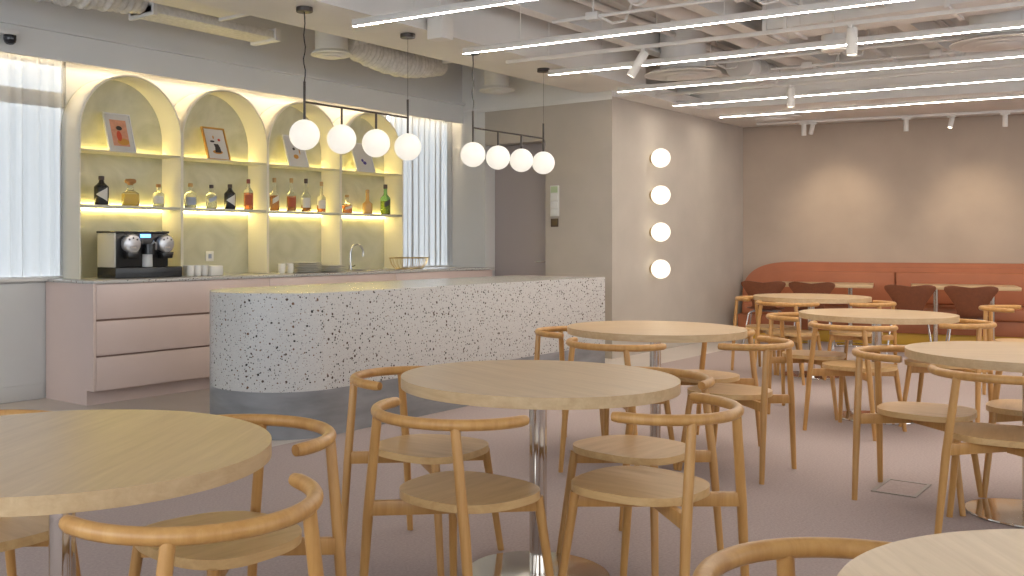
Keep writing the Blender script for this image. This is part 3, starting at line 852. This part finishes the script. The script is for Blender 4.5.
boxduct('cable_tray', 1.5, 4.92, 5.62, 5.92, 2.93, 3.05, 'deeper white tray beside the beam, above the first arch', True, 'duct', 'cable tray')
boxduct('air_duct', 6.4, 9.2, 5.45, 5.85, 2.98, 3.30, 'white rectangular air duct beyond the beam over the island')
boxduct('air_duct', 8.3, 8.82, -2.0, 3.0, 3.00, 3.36, 'wide flat white air duct running between the second and third linear lamps')
def roundduct(p0, p1, r, label):
    t = thing('round_duct', label, 'air duct', p0)
    d = Vector(p1) - Vector(p0)
    MB().tube([(0, 0, 0), tuple(d)], r, 28).build('body', 'duct', t, ang=50)
    for f in (0.02, 0.3, 0.6, 0.98):
        c = d * f; e = d.normalized() * 0.02
        MB().tube([tuple(c - e), tuple(c + e)], r + 0.012, 28).build('seam_band', 'duct', t, ang=50)
roundduct((9.95, 3.84, 3.03), (10.75, 3.84, 3.03), 0.13, 'fat round white duct high above the last two linear lamps')
roundduct((7.0, 3.52, 3.17), (11.0, 3.52, 3.17), 0.10, 'slim round white duct along the metal deck')
# pleated flexible insulation
def pleat(p0, p1, r, sag, label):
    p0, p1 = Vector(p0), Vector(p1)
    n = 90
    pts = []; rs = []
    for i in range(n + 1):
        f = i / n
        p = p0.lerp(p1, f); p.z -= sag * math.sin(PI * f)
        pts.append(p); rs.append(r * (1 + 0.10 * math.sin(i * 1.9) + 0.05 * math.sin(i * 0.7)) * (0.75 + 0.25 * math.sin(PI * min(1, max(0, f)))))
    o = MB().tube(pts, rs, 20).build('flexible_duct', 'fabric_duct', ang=180)
    tag(o, label, 'air duct', 'pleated flexible ducts')
pleat((2.7, 6.16, 3.05), (4.34, 6.18, 3.01), 0.14, 0.03, 'ruffled white flexible duct above the first arch at the top edge')
pleat((6.35, 5.98, 2.98), (7.75, 6.02, 2.98), 0.13, 0.06, 'ruffled white flexible duct beside the diffuser above the first pendant')
# pipes
for k, (y, z, r, x0, x1, lab) in enumerate(((4.42, 3.16, 0.022, 5.0, 10.75, 'thin white pipe beside the beam over the island'), (4.06, 3.20, 0.03, 5.4, 10.75, 'white sprinkler pipe over the tables'), (2.65, 3.10, 0.028, 6.5, 11.2, 'white pipe over the middle tables'), (1.50, 3.12, 0.03, 7.0, 11.4, 'white pipe at the right of the ceiling'))):
    t = thing('ceiling_pipe', lab, 'pipe', (x0, y, z), 0, 'pipes along the ceiling')
    MB().tube([(0, 0, 0), (x1 - x0, 0, 0)], r, 12).build('tube', 'duct', t)
    m = MB()
    n = int((x1 - x0) / 1.4)
    for j in range(n + 1):
        m.tube([(0.3 + j * 1.4, 0, r), (0.3 + j * 1.4, 0, ZS - z - 0.01)], 0.006, 6)
    m.build('hangers', 'duct', t)
# thin conduits with junction boxes, running along the linear lamps
for k, (x, y, z, L_, lab) in enumerate(((6.9, 4.2, 3.0, 5.5, 'thin white conduit with junction boxes nearest the camera'), (9.45, 4.3, 3.0, 5.0, 'thin white conduit with junction boxes over the middle tables'), (10.2, 3.6, 3.0, 5.0, 'thin white conduit with junction boxes farther back'))):
    t = thing('conduit', lab, 'pipe', (x, y, z), LA, 'conduits along the ceiling')
    MB().tube([(0, 0, 0), (L_, 0, 0)], 0.014, 8).build('tube', 'duct', t)
    for q in (0.35, 1.5, 2.9, 4.2):
        jb = MB().box(q - 0.05, q + 0.05, -0.045, 0.045, -0.03, 0.03, 0.004).build('junction_box', 'duct', t)
        MB().tube([(q, 0, 0.03), (q, 0, ZS - z - 0.01)], 0.006, 6).build('rod', 'duct', jb)
        pts = [(q + 0.05, 0, 0.0), (q + 0.14, 0.05, -0.06), (q + 0.22, 0.12, -0.04), (q + 0.26, 0.16, 0.10), (q + 0.27, 0.17, 0.28)]
        MB().tube(pts, 0.011, 8).build('flexible_tail', 'fabric_duct', jb)
# square downlight and small surface lamp
t = thing('square_downlight', 'white square surface downlight beside the second pendant cord', 'ceiling lamp', (5.80, 4.50, 2.72))
MB().box(-0.07, 0.07, -0.07, 0.07, 0, 0.16, 0.005).build('housing', 'led_body', t)
MB().tube([(0, 0, 0.16), (0, 0, 0.68)], 0.008, 8).build('rod', 'led_body', t)
t = thing('round_downlight', 'short round white downlight below the wide duct', 'ceiling lamp', (7.99, 2.34, 2.70))
MB().lathe([(0.085, 0.0), (0.09, 0.004), (0.09, 0.12), (0, 0.121)], 28).build('housing', 'led_body', t, ang=50)
MB().tube([(0, 0, 0.12), (0, 0, 0.68)], 0.008, 8).build('rod', 'led_body', t)
# dome camera at the left edge
t = thing('dome_camera', 'white and dark dome security camera on the bulkhead at the left edge', 'camera', (3.655, 6.859, 2.70))
MB().box(-0.09, 0.07, -0.09, -0.0005, 0.02, 0.06, 0.006).build('bracket', 'led_body', t)
MB().lathe([(0.045, 0.019), (0.045, -0.01), (0.04, -0.03), (0.024, -0.045), (0, -0.05)], 24, (0.02, -0.05)).build('dome', 'dark_glass', t, ang=60)

# ================================================================== WALL PANEL, FLOOR BOX
t = thing('switch_panel', 'tall pale wall panel with four switch plates on the end wall', 'switch', (XB - 0.001, 5.62, 1.60), 0)
MB().box(-0.012, 0, -0.055, 0.055, -0.10, 0.235, 0.003).build('back_plate', 'wall_white', t)
for k, z in enumerate((0.19, 0.105, 0.02, -0.06)):
    MB().box(-0.022, -0.0125, -0.042, 0.042, z - 0.034, z + 0.034, 0.003).build('switch_plate', 'green_lamp' if k == 0 else 'white_plastic', t)
t = MB().box(XB - 0.016, XB - 0.001, 5.575, 5.665, 1.385, 1.475, 0.004).build('dark_switch', 'gold')
t.data.materials[0] = plain('bronze switch', (0.09, 0.06, 0.04), 0.4, 0.3)
tag(t, 'small dark bronze switch below the pale wall panel', 'switch')
t = thing('floor_socket', 'square metal-framed floor socket in the carpet between the right tables', 'floor socket', (5.29, 1.23, 0.0005), 0)
m = MB()
m.box(-0.16, 0.16, -0.10, -0.085, 0, 0.006); m.box(-0.16, 0.16, 0.085, 0.10, 0, 0.006); m.box(-0.16, -0.145, -0.085, 0.085, 0, 0.006); m.box(0.145, 0.16, -0.085, 0.085, 0, 0.006)
m.build('frame', 'outlet', t, smooth=False)
MB().box(-0.144, 0.144, -0.084, 0.084, 0, 0.003).build('lid', 'carpet', t, smooth=False)

# ================================================================== TABLES
TR, TH = 0.50, 0.725
def round_table(x, y, label, first=[None]):
    if first[0]:
        return dup(first[0], (x, y, 0), 0.4 * x, label)
    t = thing('round_table', label, 'table', (x, y, 0), 0.4 * x, 'round oak tables')
    n = 96
    poly = [(TR * math.cos(2 * PI * i / n), TR * math.sin(2 * PI * i / n)) for i in range(n)]
    MB().prism(poly, TH - 0.038, TH, 0.003, 2).build('tabletop', 'oak_top', t, ang=40)
    MB().tube([(0, 0, 0.016), (0, 0, TH - 0.041)], 0.0315, 28).build('pedestal', 'steel', t)
    MB().lathe([(0.255, 0.0), (0.258, 0.004), (0.256, 0.010), (0.10, 0.0145), (0.05, 0.0155), (0, 0.0156)], 64).build('base_plate', 'steel', t, ang=50)
    first[0] = t
    return t
round_table(3.065, 1.927, 'round oak table in the centre, nearest the island front')
round_table(1.298, 2.159, 'round oak table cut by the left edge of the view')
round_table(5.268, 2.523, 'round oak table behind the centre table, by the square end of the island')
round_table(5.136, 0.667, 'round oak table cut by the right edge, beside the floor socket')
round_table(7.305, 1.855, 'round oak table in the middle right, in front of the brown chairs')
round_table(9.274, 2.910, 'farthest round oak table, nearest the left pair of brown chairs')
round_table(1.573, -0.059, 'round oak table cut by the bottom right corner of the view')

# ================================================================== OAK ARMCHAIRS
def make_chair(label):
    t = thing('armchair', label, 'chair', (0, 0, 0), 0, 'oak hoop-back armchairs')
    R, ZR, rr = 0.260, 0.680, 0.0175
    n = 40
    pts = [(R * math.cos(a), R * math.sin(a), ZR) for a in [PI + 0.01 + (PI - 0.02) * i / n for i in range(n + 1)]]
    rl = MB()
    rl.tube(pts, [rr * 0.86] + [rr] * (n - 1) + [rr * 0.86], 16)
    rl.build('arm_rail', 'oak', t, ang=50)
    for s in (-1, 1):
        MB().tube([(s * 0.226, -0.212, 0.0), (s * 0.194, -0.210, 0.36), (s * 0.155, -0.2085, ZR - 0.004)], [0.0125, 0.0165, 0.0150], 14).build('rear_leg', 'oak', t)
    for s in (-1, 1):
        MB().tube([(s * 0.212, 0.238, 0.0), (s * 0.175, 0.188, 0.402)], [0.0125, 0.0165], 14).build('front_leg', 'oak', t)
    MB().beam((-0.190, -0.207, 0.378), (0.172, 0.186, 0.378), 0.022, 0.046, bev=0.003).build('cross_rail', 'oak', t)
    m = MB(); m.beam((0.190, -0.207, 0.378), (0.018, -0.018, 0.378), 0.022, 0.046, bev=0.003); m.beam((-0.012, 0.012, 0.378), (-0.172, 0.186, 0.378), 0.022, 0.046, bev=0.003)
    m.build('cross_rail', 'oak', t)
    poly = []
    for i in range(64):
        a = 2 * PI * i / 64
        c, s_ = math.cos(a), math.sin(a)
        e = 2.7
        x = math.copysign(abs(c) ** (2 / e), c) * 0.222
        y = math.copysign(abs(s_) ** (2 / e), s_) * 0.204
        x *= 1.0 - 0.16 * (0.5 - 0.5 * y / 0.204) ** 1.5
        poly.append((x, y + 0.045))
    b2 = MB(); b2.prism(poly, 0.4015, 0.427, 0.006, 3)
    for v in b2.bm.verts:       # slightly dished seat
        if v.co.z > 0.424:
            d = max(0, 1 - (v.co.x / 0.2) ** 2 - ((v.co.y - 0.04) / 0.2) ** 2)
            v.co.z -= 0.006 * d
    b2.build('seat', 'oak_seat_lit', t, ang=40)
    return t
chairs = [
    (1.282, 1.652, -9.3, 'oak armchair at the left table, nearest the camera, rail in front of the tabletop'),
    (1.775, 2.088, 85.0, 'oak armchair at the left table, on its right between that table and the island'),
    (1.364, 2.712, 178.3, 'oak armchair at the far side of the left table, only its seat corner showing'),
    (2.507, 1.873, -92.0, 'oak armchair at the centre table, front left, back to the camera'),
    (3.000, 2.424, -176.0, 'oak armchair at the centre table, rear left beside the island plinth'),
    (2.978, 1.431, -2.8, 'oak armchair at the centre table, front right'),
    (3.535, 1.756, 84.0, 'oak armchair at the centre table, rear right, seat tucked under the top'),
    (5.158, 2.940, -174.0, 'oak armchair between the square end of the island and the table behind the centre one'),
    (4.731, 2.475, -91.0, 'oak armchair at the table by the island, front left'),
    (5.170, 1.999, -1.3, 'oak armchair at the table by the island, front right with open floor beside it'),
    (5.700, 2.400, 76.8, 'oak armchair at the table by the island, far right behind the tabletop'),
    (5.143, 1.134, -180.0, 'oak armchair at the right-edge table, left side behind the floor socket'),
    (4.670, 0.700, -83.0, 'oak armchair at the right-edge table, nearest the camera, cut by the right edge'),
    (5.613, 0.699, 96.1, 'oak armchair at the far side of the right-edge table, seat seen under the top'),
    (6.711, 1.836, -100.0, 'oak armchair at the middle right table, front left'),
    (7.232, 2.300, -174.0, 'oak armchair at the middle right table, rear left'),
    (7.280, 1.410, -0.6, 'oak armchair at the middle right table, right side below the fourth brown chair'),
    (8.835, 2.966, -96.0, 'oak armchair at the farthest table, front left'),
    (9.358, 3.357, 166.5, 'oak armchair at the farthest table, by the left end of the banquette'),
    (9.225, 2.467, -5.8, 'oak armchair at the farthest table, right side, partly behind the middle right table'),
    (9.219, 1.282, -177.2, 'oak armchair standing alone at the right edge in front of the banquette'),
    (1.573, 0.386, -182.0, 'oak armchair at the bottom right corner table, only its arm rail showing'),
]
c0 = None
for x, y, a, lab in chairs:
    if c0 is None:
        c0 = make_chair(lab); c0.location = (x, y, 0); c0.rotation_euler = (0, 0, math.radians(a))
    else:
        dup(c0, (x, y, 0), math.radians(a), lab)

# ================================================================== BANQUETTE
# local frame: x along the wall to the right, -y into the room
def corner_shape(x0, x1, z0, z1, rx, rz, inset=0.0, n=20):
    x0 += inset; z1 -= inset; rx -= inset; rz -= inset * 0.8
    p = [(x0, z0)]
    for i in range(n + 1):
        a = PI - (PI / 2) * i / n
        p.append((x0 + rx - rx * abs(math.cos(a)) ** (2 / 2.5), z1 - rz + rz * abs(math.sin(a)) ** (2 / 2.5)))
    p += [(x1, z1), (x1, z0)]
    return p
t = thing('banquette', 'terracotta upholstered banquette with a rounded end along the back wall', 'bench', (P1.x, P1.y, 0), BA)
L = 7.2
MB().prism(corner_shape(0.012, L, 0.14, 0.965, 0.62, 0.44), -0.16, -0.004, 0.02, 3, axis='y').build('back_frame', 'orange', t, ang=50)
MB().prism(corner_shape(0.012, L, 0.30, 0.965, 0.62, 0.44, 0.055), -0.185, -0.1605, 0.012, 3, axis='y').build('back_roll', 'orange', t, ang=50)
edges = [0.06, 1.81, 3.60, 5.4, L]
for i in range(4):
    xa, xb = edges[i] + 0.006, edges[i + 1] - 0.006
    if i == 0: poly = corner_shape(0.012, xb, 0.47, 0.965, 0.62, 0.44, 0.11)
    else: poly = [(xa, 0.47), (xa, 0.855), (xb, 0.855), (xb, 0.47)]
    MB().prism(poly, -0.235, -0.1855, 0.02, 3, axis='y').build('back_cushion', 'orange', t, ang=50)
    MB().box(xa, xb, -0.66, -0.186, 0.31, 0.465, 0.03, 3).build('seat_cushion', 'orange', t, ang=50)
MB().box(0.014, L, -0.63, -0.161, 0.14, 0.309, 0.004).build('seat_box', 'orange', t)
MB().box(0.10, L, -0.60, -0.02, 0.0, 0.139, 0.003).build('base', 'ochre', t)

def wall_pt(s, y):
    p = P1 + bd * s + bn * y
    return (p.x, p.y, 0)
# rectangular tables in front of the banquette
rt = None
for s, lab in ((1.05, 'rectangular oak table at the banquette, behind the left pair of brown chairs'), (2.50, 'rectangular oak table at the banquette, behind the right pair of brown chairs')):
    if rt is None:
        t = thing('dining_table', lab, 'table', wall_pt(s, -0.93), BA, 'rectangular banquette tables')
        MB().box(-0.525, 0.525, -0.33, 0.33, 0.69, 0.73, 0.004).build('tabletop', 'oak_top', t)
        for dx in (-0.28, 0.28):
            MB().tube([(dx, 0, 0.012), (dx, 0, 0.689)], 0.028, 20).build('pedestal', 'steel', t)
            MB().box(dx - 0.15, dx + 0.15, -0.15, 0.15, 0, 0.0115, 0.003).build('base_plate', 'steel', t)
        rt = t
    else:
        dup(rt, wall_pt(s, -0.93), BA, lab)

# brown shell chairs with a butterfly back and wire legs
def shell_chair(label, loc, rz):
    t = thing('shell_chair', label, 'chair', loc, rz, 'brown butterfly-back chairs')
    # profile from seat front (y +) to the top of the back; half width along it
    prof = [(0.20, 0.415), (0.12, 0.432), (0.0, 0.425), (-0.10, 0.430), (-0.165, 0.445), (-0.20, 0.485), (-0.222, 0.56), (-0.240, 0.645), (-0.254, 0.72), (-0.264, 0.775)]
    hw = [0.15, 0.20, 0.215, 0.195, 0.145, 0.125, 0.150, 0.200, 0.245, 0.236]
    def cr(P, f):
        f = f * (len(P) - 1); i = min(int(f), len(P) - 2); u = f - i
        a, b = P[i], P[i + 1]; p = P[max(0, i - 1)]; q = P[min(len(P) - 1, i + 2)]
        return 0.5 * ((2 * a) + (-p + b) * u + (2 * p - 5 * a + 4 * b - q) * u * u + (-p + 3 * a - 3 * b + q) * u ** 3)
    YS_ = [p[0] for p in prof]; ZS_ = [p[1] for p in prof]
    nu, nv = 54, 16
    m = MB(); top = []; bot = []
    for i in range(nu + 1):
        f = i / nu
        y, z, w = cr(YS_, f), cr(ZS_, f), cr(hw, f)
        y2, z2 = cr(YS_, min(1, f + 0.01)), cr(ZS_, min(1, f + 0.01)); y1, z1 = cr(YS_, max(0, f - 0.01)), cr(ZS_, max(0, f - 0.01))
        d = math.hypot(y2 - y1, z2 - z1); ny, nz = (z2 - z1) / d, -(y2 - y1) / d       # towards the sitter
        back = max(0, (f - 0.55) / 0.45)
        rt_, rb_ = [], []
        for j in range(nv + 1):
            v = j / nv * 2 - 1
            curve = 0.030 * v * v * (0.4 + back)
            dz = -0.028 * back ** 4 * (1 - abs(v)) + (-0.03 * abs(v) ** 6 * back ** 6)
            e = 0.006 * (1 - abs(v) ** 6)
            rt_.append(m.bm.verts.new((v * w, y + ny * (curve + e), z + nz * (curve + e) + dz)))
            rb_.append(m.bm.verts.new((v * w, y + ny * (curve - e) - ny * 0.001, z + nz * (curve - e) + dz - nz * 0.001)))
        top.append(rt_); bot.append(rb_)
    for i in range(nu):
        for j in range(nv):
            m.bm.faces.new((top[i][j], top[i + 1][j], top[i + 1][j + 1], top[i][j + 1]))
            m.bm.faces.new((bot[i][j], bot[i][j + 1], bot[i + 1][j + 1], bot[i + 1][j]))
        m.bm.faces.new((top[i][0], bot[i][0], bot[i + 1][0], top[i + 1][0]))
        m.bm.faces.new((top[i][nv], top[i + 1][nv], bot[i + 1][nv], bot[i][nv]))
    for j in range(nv):
        m.bm.faces.new((top[0][j], top[0][j + 1], bot[0][j + 1], bot[0][j]))
        m.bm.faces.new((top[nu][j], bot[nu][j], bot[nu][j + 1], top[nu][j + 1]))
    m.build('seat_shell', 'brown', t, ang=60)
    for sx, sy in ((1, 1), (-1, 1), (1, -1), (-1, -1)):
        MB().tube([(sx * 0.04, sy * 0.05, 0.408), (sx * 0.15, sy * 0.13, 0.40), (sx * 0.175, sy * 0.15, 0.37), (sx * 0.225, sy * 0.215, 0.0)], 0.0075, 8).build('leg', 'silver', t)
    MB().lathe([(0.07, 0.400), (0.075, 0.404), (0.07, 0.414), (0, 0.4145)], 20).build('mount', 'silver', t)
    return t
sc_labels = ['rust brown butterfly-back chair at the left end of the banquette', 'rust brown butterfly-back chair second from the left end of the banquette',
             'rust brown butterfly-back chair third from the left, behind the middle right table', 'rust brown butterfly-back chair farthest right']
s0 = None
for (s, y), lab in zip(((0.42, -1.32), (0.95, -1.40), (1.94, -1.72), (2.50, -1.80)), sc_labels):
    loc = wall_pt(s, y)
    if s0 is None: s0 = shell_chair(lab, loc, BA)
    else: dup(s0, loc, BA, lab)
